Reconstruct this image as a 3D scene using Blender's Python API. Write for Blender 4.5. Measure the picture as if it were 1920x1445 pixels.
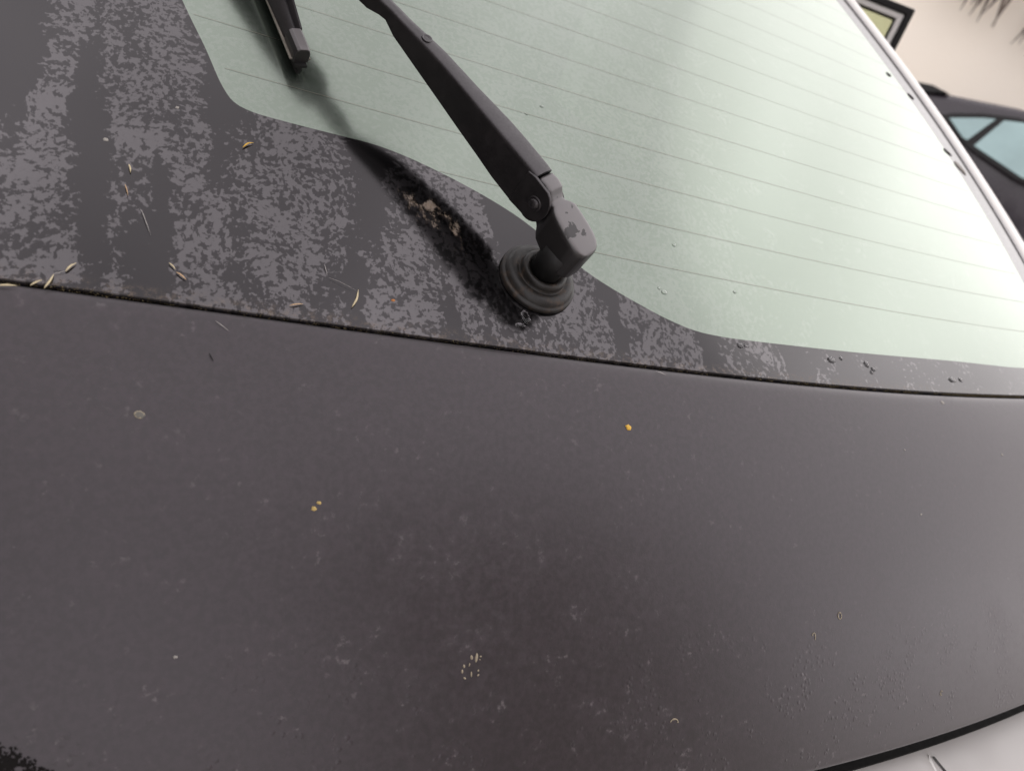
import bpy, bmesh, math, random
import numpy as np
from mathutils import Vector, Matrix, noise

# ------------------------------------------------------------------ scene, camera, light
for o in list(bpy.data.objects):
    bpy.data.objects.remove(o)
scene = bpy.context.scene
COL = scene.collection
R = math.radians
random.seed(7)

CAM = Vector((-0.23659, -0.36309, 1.28679))
PSI, THETA, ROLL, FPX = R(34.5), R(28.8), R(22.8), 1470.0
fw = Vector((math.sin(PSI) * math.cos(THETA), math.cos(PSI) * math.cos(THETA), -math.sin(THETA)))
r0 = Vector((math.cos(PSI), -math.sin(PSI), 0))
u0 = r0.cross(fw)
cr = math.cos(ROLL) * r0 + math.sin(ROLL) * u0
cu = -math.sin(ROLL) * r0 + math.cos(ROLL) * u0
cd = bpy.data.cameras.new('camera')
cam = bpy.data.objects.new('camera', cd)
COL.objects.link(cam)
cam.matrix_world = Matrix(((cr.x, cu.x, -fw.x, CAM.x), (cr.y, cu.y, -fw.y, CAM.y), (cr.z, cu.z, -fw.z, CAM.z), (0, 0, 0, 1)))
cd.sensor_fit = 'HORIZONTAL'
cd.sensor_width = 36.0
cd.lens = 36.0 * FPX / 1920.0
cd.clip_start = 0.01
cd.clip_end = 300
cd.dof.use_dof = True
cd.dof.focus_distance = 0.45
cd.dof.aperture_fstop = 9.5
scene.camera = cam

SUN_AZ, SUN_EL = R(71), R(27)            # azimuth from +y towards +x
world = bpy.data.worlds.new('World')
scene.world = world
world.use_nodes = True
wn = world.node_tree
bg = wn.nodes['Background']
sky = wn.nodes.new('ShaderNodeTexSky')
sky.sky_type = 'NISHITA'
sky.sun_disc = False
sky.sun_elevation = SUN_EL
sky.sun_rotation = SUN_AZ
sky.air_density = 1.0
sky.dust_density = 2.0
sky.ozone_density = 1.0
hs = wn.nodes.new('ShaderNodeHueSaturation')   # an overcast, almost colourless sky
hs.inputs['Saturation'].default_value = 0.18
wn.links.new(sky.outputs[0], hs.inputs['Color'])
cl = wn.nodes.new('ShaderNodeMix')              # an even cloud layer thins out the clear sky's gradient
cl.data_type = 'RGBA'
cl.inputs[0].default_value = 0.8
cl.inputs[7].default_value = (29.4, 27.8, 28.5, 1)
wn.links.new(hs.outputs[0], cl.inputs[6])
wtc = wn.nodes.new('ShaderNodeTexCoord')
wno = wn.nodes.new('ShaderNodeTexNoise')
wno.inputs['Scale'].default_value = 2.6
wno.inputs['Detail'].default_value = 5
wno.inputs['Distortion'].default_value = 0.6
wn.links.new(wtc.outputs['Generated'], wno.inputs['Vector'])
wmr = wn.nodes.new('ShaderNodeMapRange')        # soft cloud structure all over the sky
for k, v in ((1, .3), (2, .7), (3, .68), (4, 1.30)): wmr.inputs[k].default_value = v
wn.links.new(wno.outputs['Fac'], wmr.inputs[0])
wmx = wn.nodes.new('ShaderNodeVectorMath'); wmx.operation = 'SCALE'
wn.links.new(cl.outputs[2], wmx.inputs[0]); wn.links.new(wmr.outputs[0], wmx.inputs['Scale'])
wn.links.new(wmx.outputs[0], bg.inputs[0])
bg.inputs[1].default_value = 0.12

sd = bpy.data.lights.new('sun', 'SUN')
sd.energy = 0.62
sd.angle = R(44)
sd.color = (1.0, 0.97, 0.92)
sun = bpy.data.objects.new('sun', sd)
COL.objects.link(sun)
sun.location = (3, 1, 4)
sdir = Vector((math.sin(SUN_AZ) * math.cos(SUN_EL), math.cos(SUN_AZ) * math.cos(SUN_EL), math.sin(SUN_EL)))
sun.rotation_euler = (sdir).to_track_quat('Z', 'Y').to_euler()

vs = scene.view_settings
vs.view_transform = 'Standard'
vs.look = 'None'
vs.gamma = 1
vs.exposure = -0.8
vs.use_curve_mapping = False

# ------------------------------------------------------------------ helpers
def link(o, parent=None):
    COL.objects.link(o)
    if parent is not None:
        o.parent = parent
    return o

def tag(o, label=None, cat=None, group=None, kind=None):
    if label: o['label'] = label
    if cat: o['category'] = cat
    if group: o['group'] = group
    if kind: o['kind'] = kind
    return o

def empty(name, loc):
    o = bpy.data.objects.new(name, None)
    o.location = loc
    o.empty_display_size = 0.1
    return link(o)

def mesh(name, verts, faces, mat, parent=None, smooth=True, uvs=None, fix=True):
    """verts are world coordinates; the object keeps its parent's frame"""
    off = Vector(parent.matrix_world.translation) if parent is not None else Vector((0, 0, 0))
    me = bpy.data.meshes.new(name)
    me.from_pydata([tuple(Vector(v)) for v in verts], [], [tuple(f) for f in faces])
    if fix:
        b = bmesh.new(); b.from_mesh(me)
        bmesh.ops.recalc_face_normals(b, faces=b.faces)
        b.to_mesh(me); b.free()
    if uvs is not None:
        ul = me.uv_layers.new(name='UVMap')
        for l in me.loops:
            ul.data[l.index].uv = uvs[l.vertex_index]
    if smooth:
        me.polygons.foreach_set('use_smooth', [True] * len(me.polygons))
    me.materials.append(mat)
    me.update()
    o = bpy.data.objects.new(name, me)
    link(o, parent)
    if parent is not None:
        o.matrix_parent_inverse = Matrix.Identity(4)
        root = parent
        while root.parent is not None: root = root.parent
        o.location = -root.location if parent is root else (0, 0, 0)
    return o

def bevel(o, w, seg=3, ang=35):
    m = o.modifiers.new('bevel', 'BEVEL')
    m.width = w; m.segments = seg; m.limit_method = 'ANGLE'; m.angle_limit = R(ang)
    m.harden_normals = True
    return o

def loft(rings, closed=True, caps=True):
    """rings: list of equally long lists of points"""
    n = len(rings[0]); V = [p for r in rings for p in r]; Fc = []
    for i in range(len(rings) - 1):
        for j in range(n if closed else n - 1):
            k = (j + 1) % n
            Fc.append((i * n + j, i * n + k, (i + 1) * n + k, (i + 1) * n + j))
    if caps and closed:
        Fc.append(tuple(range(n))[::-1]); Fc.append(tuple((len(rings) - 1) * n + j for j in range(n)))
    return V, Fc

def tube(path, rad, n=8):
    rings = []
    for i, p in enumerate(path):
        p = Vector(p)
        a = Vector(path[max(0, i - 1)]); b = Vector(path[min(len(path) - 1, i + 1)])
        t = (b - a).normalized()
        x = t.orthogonal().normalized() if i == 0 else (x - t * x.dot(t)).normalized()
        y = t.cross(x)
        r = rad[i] if isinstance(rad, (list, tuple)) else rad
        rings.append([p + r * (math.cos(2 * math.pi * k / n) * x + math.sin(2 * math.pi * k / n) * y) for k in range(n)])
    return loft(rings)

def grid(pts, nu, nv):
    return [(j * nu + i, j * nu + i + 1, (j + 1) * nu + i + 1, (j + 1) * nu + i) for j in range(nv - 1) for i in range(nu - 1)]

# ---- materials
class NT:
    def __init__(s, name):
        s.m = bpy.data.materials.new(name); s.m.use_nodes = True
        s.t = s.m.node_tree; s.b = s.t.nodes['Principled BSDF']; s.out = s.t.nodes['Material Output']
    def n(s, typ, **kw):
        x = s.t.nodes.new(typ)
        for k, v in kw.items(): setattr(x, k, v)
        return x
    def l(s, a, b): s.t.links.new(a, b)
    def uv(s): return s.n('ShaderNodeUVMap', uv_map='UVMap').outputs[0]
    def obj(s): return s.n('ShaderNodeTexCoord').outputs['Object']
    def mapping(s, vec, scale=(1, 1, 1), rot=(0, 0, 0), loc=(0, 0, 0)):
        x = s.n('ShaderNodeMapping'); s.l(vec, x.inputs[0])
        x.inputs['Scale'].default_value = scale; x.inputs['Rotation'].default_value = rot; x.inputs['Location'].default_value = loc
        return x.outputs[0]
    def noise(s, vec, scale, detail=4, rough=.55, dist=0):
        x = s.n('ShaderNodeTexNoise'); s.l(vec, x.inputs['Vector'])
        x.inputs['Scale'].default_value = scale; x.inputs['Detail'].default_value = detail
        x.inputs['Roughness'].default_value = rough; x.inputs['Distortion'].default_value = dist
        return x.outputs['Fac']
    def voro(s, vec, scale, feature='F1'):
        x = s.n('ShaderNodeTexVoronoi', feature=feature); s.l(vec, x.inputs['Vector']); x.inputs['Scale'].default_value = scale
        return x.outputs['Distance']
    def step(s, val, lo, hi, a=0., b=1.):
        x = s.n('ShaderNodeMapRange'); x.interpolation_type = 'SMOOTHSTEP'
        s.l(val, x.inputs[0]); x.inputs[1].default_value = lo; x.inputs[2].default_value = hi
        x.inputs[3].default_value = a; x.inputs[4].default_value = b
        return x.outputs[0]
    def math(s, op, a, b=None, c=None):
        x = s.n('ShaderNodeMath', operation=op)
        for i, v in enumerate((a, b, c)):
            if v is None: continue
            if isinstance(v, (int, float)): x.inputs[i].default_value = v
            else: s.l(v, x.inputs[i])
        return x.outputs[0]
    def mix(s, f, a, b):
        x = s.n('ShaderNodeMix', data_type='RGBA')
        if isinstance(f, (int, float)): x.inputs[0].default_value = f
        else: s.l(f, x.inputs[0])
        for i, v in ((6, a), (7, b)):
            if isinstance(v, tuple): x.inputs[i].default_value = (*v, 1)
            else: s.l(v, x.inputs[i])
        return x.outputs[2]
    def set(s, **kw):
        for k, v in kw.items():
            k = {'base': 'Base Color', 'rough': 'Roughness', 'spec': 'Specular IOR Level', 'metal': 'Metallic', 'coat': 'Coat Weight', 'coatr': 'Coat Roughness', 'trans': 'Transmission Weight', 'ior': 'IOR', 'normal': 'Normal', 'sheen': 'Sheen Weight', 'tint': 'Specular Tint', 'alpha': 'Alpha'}[k]
            if isinstance(v, tuple): s.b.inputs[k].default_value = (*v, 1)
            elif isinstance(v, (int, float)): s.b.inputs[k].default_value = v
            else: s.l(v, s.b.inputs[k])
        return s
    def bump(s, h, strength=.3, dist=.001):
        x = s.n('ShaderNodeBump'); s.l(h, x.inputs['Height']); x.inputs['Strength'].default_value = strength; x.inputs['Distance'].default_value = dist
        return x.outputs[0]

def simple(name, base, rough=.5, spec=.5, var=.25, scale=200, metal=0., bump=.1):
    t = NT(name); c = t.obj()
    n = t.noise(c, scale, 5, .6)
    lo = tuple(x * (1 - var) for x in base); hi = tuple(min(1, x * (1 + var)) for x in base)
    t.set(base=t.mix(n, lo, hi), rough=t.step(n, .3, .7, max(.05, rough - .08), min(1, rough + .08)), spec=spec, metal=metal)
    if bump: t.set(normal=t.bump(n, bump, .0005))
    return t.m

def dew_pattern(t, lane_amt=.30):
    """dried patches and smooth run-off lanes, in metres along the glass"""
    uv = t.uv()
    w = t.n('ShaderNodeTexNoise'); t.l(uv, w.inputs['Vector']); w.inputs['Scale'].default_value = 22; w.inputs['Detail'].default_value = 3
    off = t.n('ShaderNodeVectorMath', operation='MULTIPLY_ADD'); t.l(w.outputs['Color'], off.inputs[0])
    off.inputs[1].default_value = (.014, .018, 0); t.l(uv, off.inputs[2])
    fine = t.noise(t.mapping(off.outputs[0], (1, .85, 1)), 310, 5, .60)
    mid = t.noise(off.outputs[0], 50, 3, .5)
    w2 = t.n('ShaderNodeTexNoise'); t.l(uv, w2.inputs['Vector']); w2.inputs['Scale'].default_value = 75; w2.inputs['Detail'].default_value = 4
    of2 = t.n('ShaderNodeVectorMath', operation='MULTIPLY_ADD'); t.l(w2.outputs['Color'], of2.inputs[0])
    of2.inputs[1].default_value = (.016, .02, 0); t.l(off.outputs[0], of2.inputs[2])
    lane = t.noise(t.mapping(of2.outputs[0], (36, 4.2, 1), (0, 0, R(-6))), 1.0, 1.5, .45)
    lanes = t.step(lane, .35, .53)                       # 0 in a lane
    s = t.math('ADD', t.math('MULTIPLY', fine, 1.0), t.math('MULTIPLY', mid, .50))
    s = t.math('SUBTRACT', s, t.math('MULTIPLY', t.math('SUBTRACT', 1.0, lanes), lane_amt))
    sx = t.n('ShaderNodeSeparateXYZ'); t.l(uv, sx.inputs[0])
    s = t.math('SUBTRACT', s, t.step(sx.outputs[0], .10, .26, 0., .13))     # the far end of the glass stayed cleaner
    edge = t.step(s, .722, .752)
    grey = t.step(s, .60, .95)
    patch = t.math('ADD', t.math('MULTIPLY', edge, .72), t.math('MULTIPLY', grey, .28))
    return uv, patch, lanes, grey, fine, mid

def frit_material():
    t = NT('black_ceramic_border')
    uv, patch, lanes, grey, fine, mid = dew_pattern(t)
    grain = t.noise(uv, 1800, 2, .6)
    base = t.mix(patch, (.0022, .0021, .0022), (.0060, .0056, .0060))
    # brown dirt dried along the wiper's rest and along the lower edge
    sep = t.n('ShaderNodeSeparateXYZ'); t.l(uv, sep.inputs[0])
    du = t.math('ADD', sep.outputs[0], .058); dv = t.math('ADD', sep.outputs[1], -.036)
    a = t.math('ADD', t.math('MULTIPLY', du, -.70), t.math('MULTIPLY', dv, .71)); b2 = t.math('ADD', t.math('MULTIPLY', du, .71), t.math('MULTIPLY', dv, .70))
    dd = t.math('SQRT', t.math('ADD', t.math('POWER', t.math('DIVIDE', a, .036), 2.0), t.math('POWER', t.math('DIVIDE', b2, .016), 2.0)))
    zone = t.step(dd, 1.2, .2)
    dn = t.noise(t.mapping(uv, (1, .6, 1), (0, 0, R(20))), 95, 6, .68)
    dirt = t.math('MULTIPLY', t.step(t.math('ADD', dn, t.math('MULTIPLY', zone, .18)), .64, .80), zone)
    edge_n = t.noise(uv, 260, 5, .7)
    at = t.n('ShaderNodeAttribute', attribute_name='edge')
    edirt = t.math('MULTIPLY', t.step(at.outputs['Fac'], .009, .0), t.step(edge_n, .45, .70))
    d2 = t.math('MAXIMUM', t.math('MULTIPLY', dirt, .85), t.math('MULTIPLY', edirt, .38))
    base = t.mix(d2, base, (.22, .17, .125))
    rough = t.math('ADD', t.step(patch, 0, 1, .10, .12), t.math('MULTIPLY', d2, .4))
    t.set(tint=(1., .95, .985), ior=1.58, base=base, rough=rough, spec=t.math('MULTIPLY', t.step(patch, 0, 1, .46, 1.0), t.math('SUBTRACT', 1.0, t.math('MULTIPLY', d2, .7))),
          normal=t.bump(t.math('ADD', t.math('MULTIPLY', grain, .25), t.math('MULTIPLY', patch, .10)), .10, .0004))
    return t.m

def glass_material():
    t = NT('green_tinted_filmed_glass')
    uv, patch, lanes, grey, fine, mid = dew_pattern(t, .05)
    grain = t.noise(uv, 1500, 3, .6)
    t.set(base=t.mix(patch, (.003, .0045, .0035), (.006, .0075, .0065)), rough=t.step(patch, 0, 1, .15, .18), spec=t.step(patch, 0, 1, .5, .58),
          normal=t.bump(t.math('ADD', t.math('MULTIPLY', grain, .3), t.math('MULTIPLY', patch, .25)), .10, .0004))
    # metallised film behind the green glass, seen through a thin dew film: a clear and a misty lobe
    film = t.mix(patch, (.172, .207, .171), (.180, .212, .179))
    g1 = t.n('ShaderNodeBsdfGlossy'); g1.inputs['Roughness'].default_value = .17; t.l(film, g1.inputs['Color'])
    g2 = t.n('ShaderNodeBsdfGlossy'); g2.inputs['Roughness'].default_value = .44; t.l(film, g2.inputs['Color'])
    g = t.n('ShaderNodeMixShader'); g.inputs[0].default_value = .15; t.l(g1.outputs[0], g.inputs[1]); t.l(g2.outputs[0], g.inputs[2])
    tr = t.n('ShaderNodeBsdfTransparent'); tr.inputs[0].default_value = (.10, .16, .12, 1)
    m1 = t.n('ShaderNodeMixShader'); m1.inputs[0].default_value = .12
    t.l(t.b.outputs[0], m1.inputs[1]); t.l(tr.outputs[0], m1.inputs[2])
    add = t.n('ShaderNodeAddShader'); t.l(m1.outputs[0], add.inputs[0]); t.l(g.outputs[0], add.inputs[1])
    t.l(add.outputs[0], t.out.inputs[0])
    return t.m

def paint_material():
    t = NT('faded_dark_grey_paint')
    c = t.obj()
    big = t.noise(c, 9, 4, .6); midn = t.noise(c, 42, 5, .62); fine = t.noise(c, 900, 3, .6)
    spots = t.noise(c, 210, 4, .6)
    vor = t.voro(c, 260)
    sep = t.n('ShaderNodeSeparateXYZ'); t.l(c, sep.inputs[0])
    low = t.step(sep.outputs[2], 1.02, .93)
    haze = t.math('MULTIPLY', t.math('ADD', t.math('MULTIPLY', t.step(midn, .38, .68), .4), t.math('MULTIPLY', t.step(spots, .42, .66), .6)), t.step(big, .25, .7))
    speck = t.math('MULTIPLY', t.step(spots, .60, .72), t.step(midn, .45, .62))
    base = t.mix(haze, (.0098, .0080, .0092), (.021, .0174, .0196))
    base = t.mix(t.math('MULTIPLY', speck, t.step(sep.outputs[2], 1.03, .95, .45, .95)), base, (.10, .09, .092))
    blis = t.math('MULTIPLY', t.math('MULTIPLY', t.step(vor, .42, .10), low), t.step(midn, .50, .60))
    hue = t.noise(c, 320, 3, .6)
    base = t.mix(t.step(hue, .35, .65), base, t.mix(.12, base, (.075, .050, .068)))
    t.set(base=base, rough=t.step(haze, 0, 1, .36, .45), spec=.62, sheen=.20, tint=(1., .945, .98),
          normal=t.bump(t.math('ADD', t.math('MULTIPLY', fine, .30), t.math('MULTIPLY', blis, 1.4)), .22, .0006))
    return t.m

M = {}
M['frit'] = frit_material()
M['glass'] = glass_material()
M['paint'] = paint_material()
M['rubber'] = simple('black_rubber', (.007, .007, .007), .6, .35)
M['deep'] = simple('deep_black_rubber', (.004, .004, .004), .7, .06)
M['greyrub'] = simple('grey_rubber', (.42, .41, .41), .6, .4)
M['line'] = simple('heating_wire', (.185, .165, .13), .35, .5, .2, 60, .8)
M['pale'] = simple('pale_sky_glare', (.72, .71, .68), .35, .6, .05, 60)  # sky glare on dark body paint, put in as a pale colour
M['bumper'] = simple('bumper_sky_sheen', (.40, .385, .37), .40, .5, .06, 30)  # the ledge's sky reflection is painted in as pale beige
M['inside'] = simple('dark_cabin_cloth', (.02, .02, .02), .9, .2)

def wiper_paint():
    t = NT('satin_black_wiper_paint'); c = t.obj()
    f = t.noise(c, 700, 4, .65); m = t.noise(c, 90, 5, .6)
    dust = t.step(m, .42, .72)
    t.set(base=t.mix(dust, (.0055, .0053, .0056), (.014, .013, .0135)), rough=t.step(f, .3, .7, .40, .54), spec=.85, tint=(1., .95, .985),
          normal=t.bump(f, .16, .0003))
    return t.m
M['arm'] = wiper_paint()

def head_paint():
    t = NT('worn_wiper_head_paint'); c = t.obj()
    f = t.noise(c, 800, 4, .65)
    p = t.noise(c, 120, 4, .6, .4)
    ctr = A(-.026, .0095, .0440)
    vd = t.n('ShaderNodeVectorMath', operation='DISTANCE'); t.l(c, vd.inputs[0]); vd.inputs[1].default_value = ctr
    worn = t.step(t.math('ADD', p, t.step(vd.outputs['Value'], .011, .002, -.04, .14)), .60, .612)
    ge = t.n('ShaderNodeNewGeometry')                     # dust film and top light, both painted on faces that look up
    dp = t.n('ShaderNodeVectorMath', operation='DOT_PRODUCT'); t.l(ge.outputs['Normal'], dp.inputs[0]); dp.inputs[1].default_value = NN
    dusty_lit_top = t.mix(t.step(dp.outputs['Value'], .55, .92), (.014, .013, .0135), (.105, .097, .099))
    t.set(base=t.mix(worn, dusty_lit_top, (.030, .028, .029)), rough=t.step(worn, 0, 1, .42, .30), spec=t.step(worn, 0, 1, .75, .42), normal=t.bump(f, .12, .0003))
    return t.m

def grommet_mat():
    t = NT('weathered_grey_rubber'); c = t.obj()
    n = t.noise(c, 130, 6, .68); f = t.noise(c, 900, 4, .6)
    br = t.step(n, .50, .68)
    t.set(base=t.mix(br, (.008, .007, .006), (.045, .030, .020)), rough=t.step(n, .3, .7, .38, .6), spec=.45, normal=t.bump(t.math('ADD', f, n), .3, .0004))
    return t.m
M['grommet'] = grommet_mat()
M['seed'] = simple('dry_straw', (.55, .47, .30), .6, .3, .35, 500)
M['straw2'] = simple('dry_brown_straw', (.50, .34, .20), .6, .3, .35, 500)
M['yellow'] = simple('yellow_petal', (.62, .38, .06), .6, .3, .25, 600)
M['white'] = simple('chalky_white', (.30, .285, .26), .8, .2, .2, 700)
M['fibre'] = simple('pale_fibre', (.45, .43, .40), .7, .3, .2, 300)
M['orange'] = simple('rust_brown', (.40, .16, .05), .7, .3, .3, 400)
M['moss'] = simple('brown_green_moss', (.13, .105, .058), .95, .1, .55, 700)
M['dark_patch'] = simple('black_wet_patch', (.005, .004, .0035), .35, .08, .5, 300)
M['dull'] = simple('dull_grey_film', (.13, .125, .11), .7, .3, .35, 900)
M['lichen'] = simple('dull_yellow_lichen', (.42, .31, .12), .8, .2, .5, 1500)
M['tan'] = simple('dried_tan_mark', (.30, .26, .19), .8, .2, .3, 700)

def water_mat():
    t = NT('water'); t.set(base=(1, 1, 1), rough=.02, trans=1.0, ior=1.33); return t.m
M['water'] = water_mat()

# ------------------------------------------------------------------ the car's rear: surfaces
SL = R(26)
PIV = Vector((0, 0, 1.12))
NN = Vector((0, -math.sin(SL), math.cos(SL)))
VV = Vector((0, math.cos(SL), math.sin(SL)))
XX = Vector((1, 0, 0))
KC, UC = .09, .28
def S(u, v, h=0.):
    u = float(u); v = float(v); h = float(h)
    return PIV + u * XX + v * VV + (h - KC * ((u - UC) ** 2 - UC ** 2)) * NN
def SN(u, v):
    a = S(u + .001, v) - S(u - .001, v); b = S(u, v + .001) - S(u, v - .001)
    return a.cross(b).normalized()
gu = np.array([-.45, -.36, -.262, -.222, -.178, -.13, -.075, -.013, .058, .142, .245, .378, .484, .70, .80])
gv = np.array([-.012, -.022, -.030, -.032, -.037, -.041, -.046, -.049, -.054, -.057, -.057, -.053, -.045, -.025, -.013])
gpoly = np.polyfit(gu, gv, 4)
def vgap(u): return float(np.polyval(gpoly, u))
UR = lambda v: .641 + .212 * v - .70 * v * v
ULF = lambda v: -.36 + .242 * v
VTOP = .74

# panel profile below the gap: angle from horizontal grows from 35 to 75 degrees over 0.40 m
PROF = [(0., 0.)]
_n = 200
for i in range(_n):
    a = R(35 + 40 * (i + .5) / _n); ds = .40 / _n
    PROF.append((PROF[-1][0] - ds * math.cos(a), PROF[-1][1] - ds * math.sin(a)))
PROF = np.array(PROF)
def panel(u, w, h=0.):
    t = S(u, vgap(u) - .0012)
    s = w / .40 * _n
    dy = float(np.interp(s, range(_n + 1), PROF[:, 0])); dz = float(np.interp(s, range(_n + 1), PROF[:, 1]))
    # a soft rolled edge right at the gap
    roll = .0014 * math.exp(-max(w, 0) / .0022)
    a = R(35 + 40 * w / .40)
    nrm = Vector((0, -math.sin(a), math.cos(a)))
    return t + Vector((0, dy, dz)) + nrm * (h - roll)
WEDGE = .243

car = empty('hatchback_car', (.19, 0, 0))
tag(car, 'dark grey hatchback with dewy rear window and black wiper, filling most of the picture', 'car')
bpy.context.view_layer.update()

# --- glass: clear area outline (u, v)
raw = [(-.300, .66), (-.246, .36), (-.192, .173), (-.180, .137), (-.171, .108), (-.1655, .0985), (-.157, .0940), (-.136, .0905), (-.114, .088), (-.083, .084), (-.045, .070), (-.006, .049), (.017, .030), (.038, .011), (.055, .000), (.072, -.009), (.090, -.0175), (.110, -.024), (.130, -.0265), (.155, -.0272), (.263, -.026), (.400, -.020), (.512, -.014), (.560, -.006), (.592, .008), (.610, .035), (.617, .07),
       (.622, .175), (.607, .30), (.571, .42), (.527, .52), (.455, .63), (.42, .675), (.37, .70), (.2, .715), (-.20, .70), (-.262, .685), (-.29, .672)]
def catmull(P, n=6):
    out = []
    m = len(P)
    for i in range(m):
        p0, p1, p2, p3 = (np.array(P[(i + k) % m]) for k in (-1, 0, 1, 2))
        d0 = max(np.linalg.norm(p1 - p0), 1e-6) ** .5; d1 = max(np.linalg.norm(p2 - p1), 1e-6) ** .5; d2 = max(np.linalg.norm(p3 - p2), 1e-6) ** .5
        m1 = (p1 - p0) / d0 - (p2 - p0) / (d0 + d1) + (p2 - p1) / d1
        m2 = (p2 - p1) / d1 - (p3 - p1) / (d1 + d2) + (p3 - p2) / d2
        m1 *= d1; m2 *= d1
        for k in range(n):
            t = k / n
            out.append((2 * t**3 - 3 * t**2 + 1) * p1 + (t**3 - 2 * t**2 + t) * m1 + (-2 * t**3 + 3 * t**2) * p2 + (t**3 - t**2) * m2)
    return np.array(out)
CLEAR = catmull(raw)
def sdf(Pt):
    a = CLEAR; b = np.roll(CLEAR, -1, 0)
    best = np.full(len(Pt), 1e9); inside = np.zeros(len(Pt), bool)
    for p, q in zip(a, b):
        e = q - p; w = Pt - p
        t = np.clip((w @ e) / (e @ e), 0, 1)
        best = np.minimum(best, np.linalg.norm(w - t[:, None] * e, axis=1))
        c = ((p[1] > Pt[:, 1]) != (q[1] > Pt[:, 1]))
        if e[1] != 0:
            inside ^= c & (Pt[:, 0] < p[0] + (Pt[:, 1] - p[1]) * e[0] / e[1])
    return np.where(inside, best, -best)
NU, NV = 281, 201
GP = np.zeros((NV, NU, 2))
for j in range(NV):
    tj = (j / (NV - 1)) ** 1.15
    for i in range(NU):
        s = i / (NU - 1)
        ub = ULF(-.02) + (UR(-.02) - ULF(-.02)) * s
        vb = vgap(ub) + .0013
        v = vb + (VTOP - vb) * tj
        u = ULF(v) + (UR(v) - ULF(v)) * s
        GP[j, i] = (u, v)
GF = GP.reshape(-1, 2)
D = sdf(GF)
def clip_part(sign):
    V = []; UVs = []; ix = {}; Fc = []
    def vert(key, uv):
        if key not in ix:
            ix[key] = len(V); V.append(S(uv[0], uv[1])); UVs.append((float(uv[0]), float(uv[1])))
        return ix[key]
    for j in range(NV - 1):
        for i in range(NU - 1):
            q = [j * NU + i, j * NU + i + 1, (j + 1) * NU + i + 1, (j + 1) * NU + i]
            dd = [sign * D[k] for k in q]
            if max(dd) <= 0: continue
            poly = []
            for k in range(4):
                a, b = q[k], q[(k + 1) % 4]; da, db = dd[k], dd[(k + 1) % 4]
                if da > 0: poly.append(vert(a, GF[a]))
                if (da > 0) != (db > 0):
                    t = da / (da - db); key = (min(a, b), max(a, b))
                    poly.append(vert(key, GF[a] + t * (GF[b] - GF[a])))
            if len(poly) > 2: Fc.append(poly)
    return V, Fc, UVs
V, Fc, UVs = clip_part(1)
pane = mesh('rear_window', V, Fc, M['glass'], car, uvs=UVs, fix=False)
tag(pane, 'green tinted rear window glass hazed with dew')
V, Fc, UVs = clip_part(-1)
# bottom edge of the glass: a 4 mm thick ground edge
nb = len(V)
for i in range(NU):
    u, v = GP[0, i]
    V.append(S(u, v, 0)); V.append(S(u, v - .0006, -.0008)); V.append(S(u, v - .0006, -.0045)); UVs += [(float(u), float(v))] * 3
for i in range(NU - 1):
    a = nb + 3 * i
    Fc.append((a, a + 1, a + 4, a + 3)); Fc.append((a + 1, a + 2, a + 5, a + 4))
frit = mesh('window_border', V, Fc, M['frit'], car, uvs=UVs, fix=False)
tag(frit, 'black printed border of the rear window with dried dew patches')
at = frit.data.attributes.new('edge', 'FLOAT', 'POINT')
at.data.foreach_set('value', [max(0., b - vgap(a) - .0013) if i < nb else .02 for i, (a, b) in enumerate(UVs)])

# --- heating wires, fine printed ribbons on the glass
def wire(v0):
    pts = []
    u = -.29
    while u < .69:
        v = v0 + .15 * (u - .28) ** 2
        pts.append((u, v)); u += .008
    pa = np.array(pts); dd = sdf(pa)
    keep = [p for p, d in zip(pts, dd) if d > -.001]
    if len(keep) < 3: return
    V = []
    for (u, v) in keep:
        V += [S(u, v - .00012, .0003), S(u, v + .00012, .0003)]
    Fc = [(2 * i, 2 * i + 2, 2 * i + 3, 2 * i + 1) for i in range(len(keep) - 1)]
    mesh('heating_wire', V, Fc, M['line'], pane, fix=False)
for k in range(18): wire(.0195 + .037 * k)

# --- tailgate panel
nu, nv = 150, 110
V = []
ws = [WEDGE * (j / (nv - 12)) ** 1.25 for j in range(nv - 11)]
for w in ws:
    for i in range(nu):
        u = -.47 + 1.30 * i / (nu - 1)
        V.append(panel(u, w))
# rolled lower hem
for k in range(1, 8):
    ang = k / 7 * math.pi * .75
    for i in range(nu):
        u = -.47 + 1.30 * i / (nu - 1)
        p = panel(u, WEDGE + .004 * math.sin(ang), -.004 * (1 - math.cos(ang)))
        V.append(p)
# upper hem turned down into the gap
top = []
for i in range(nu):
    u = -.47 + 1.30 * i / (nu - 1)
    top.append(panel(u, 0, -.012) + Vector((0, .0012, 0)))
V = top + V
nr = len(V) // nu
tail = mesh('tailgate_panel', V, grid(V, nu, nr), M['paint'], car, fix=False)
tag(tail, 'dark grey tailgate panel below the glass')

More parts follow.
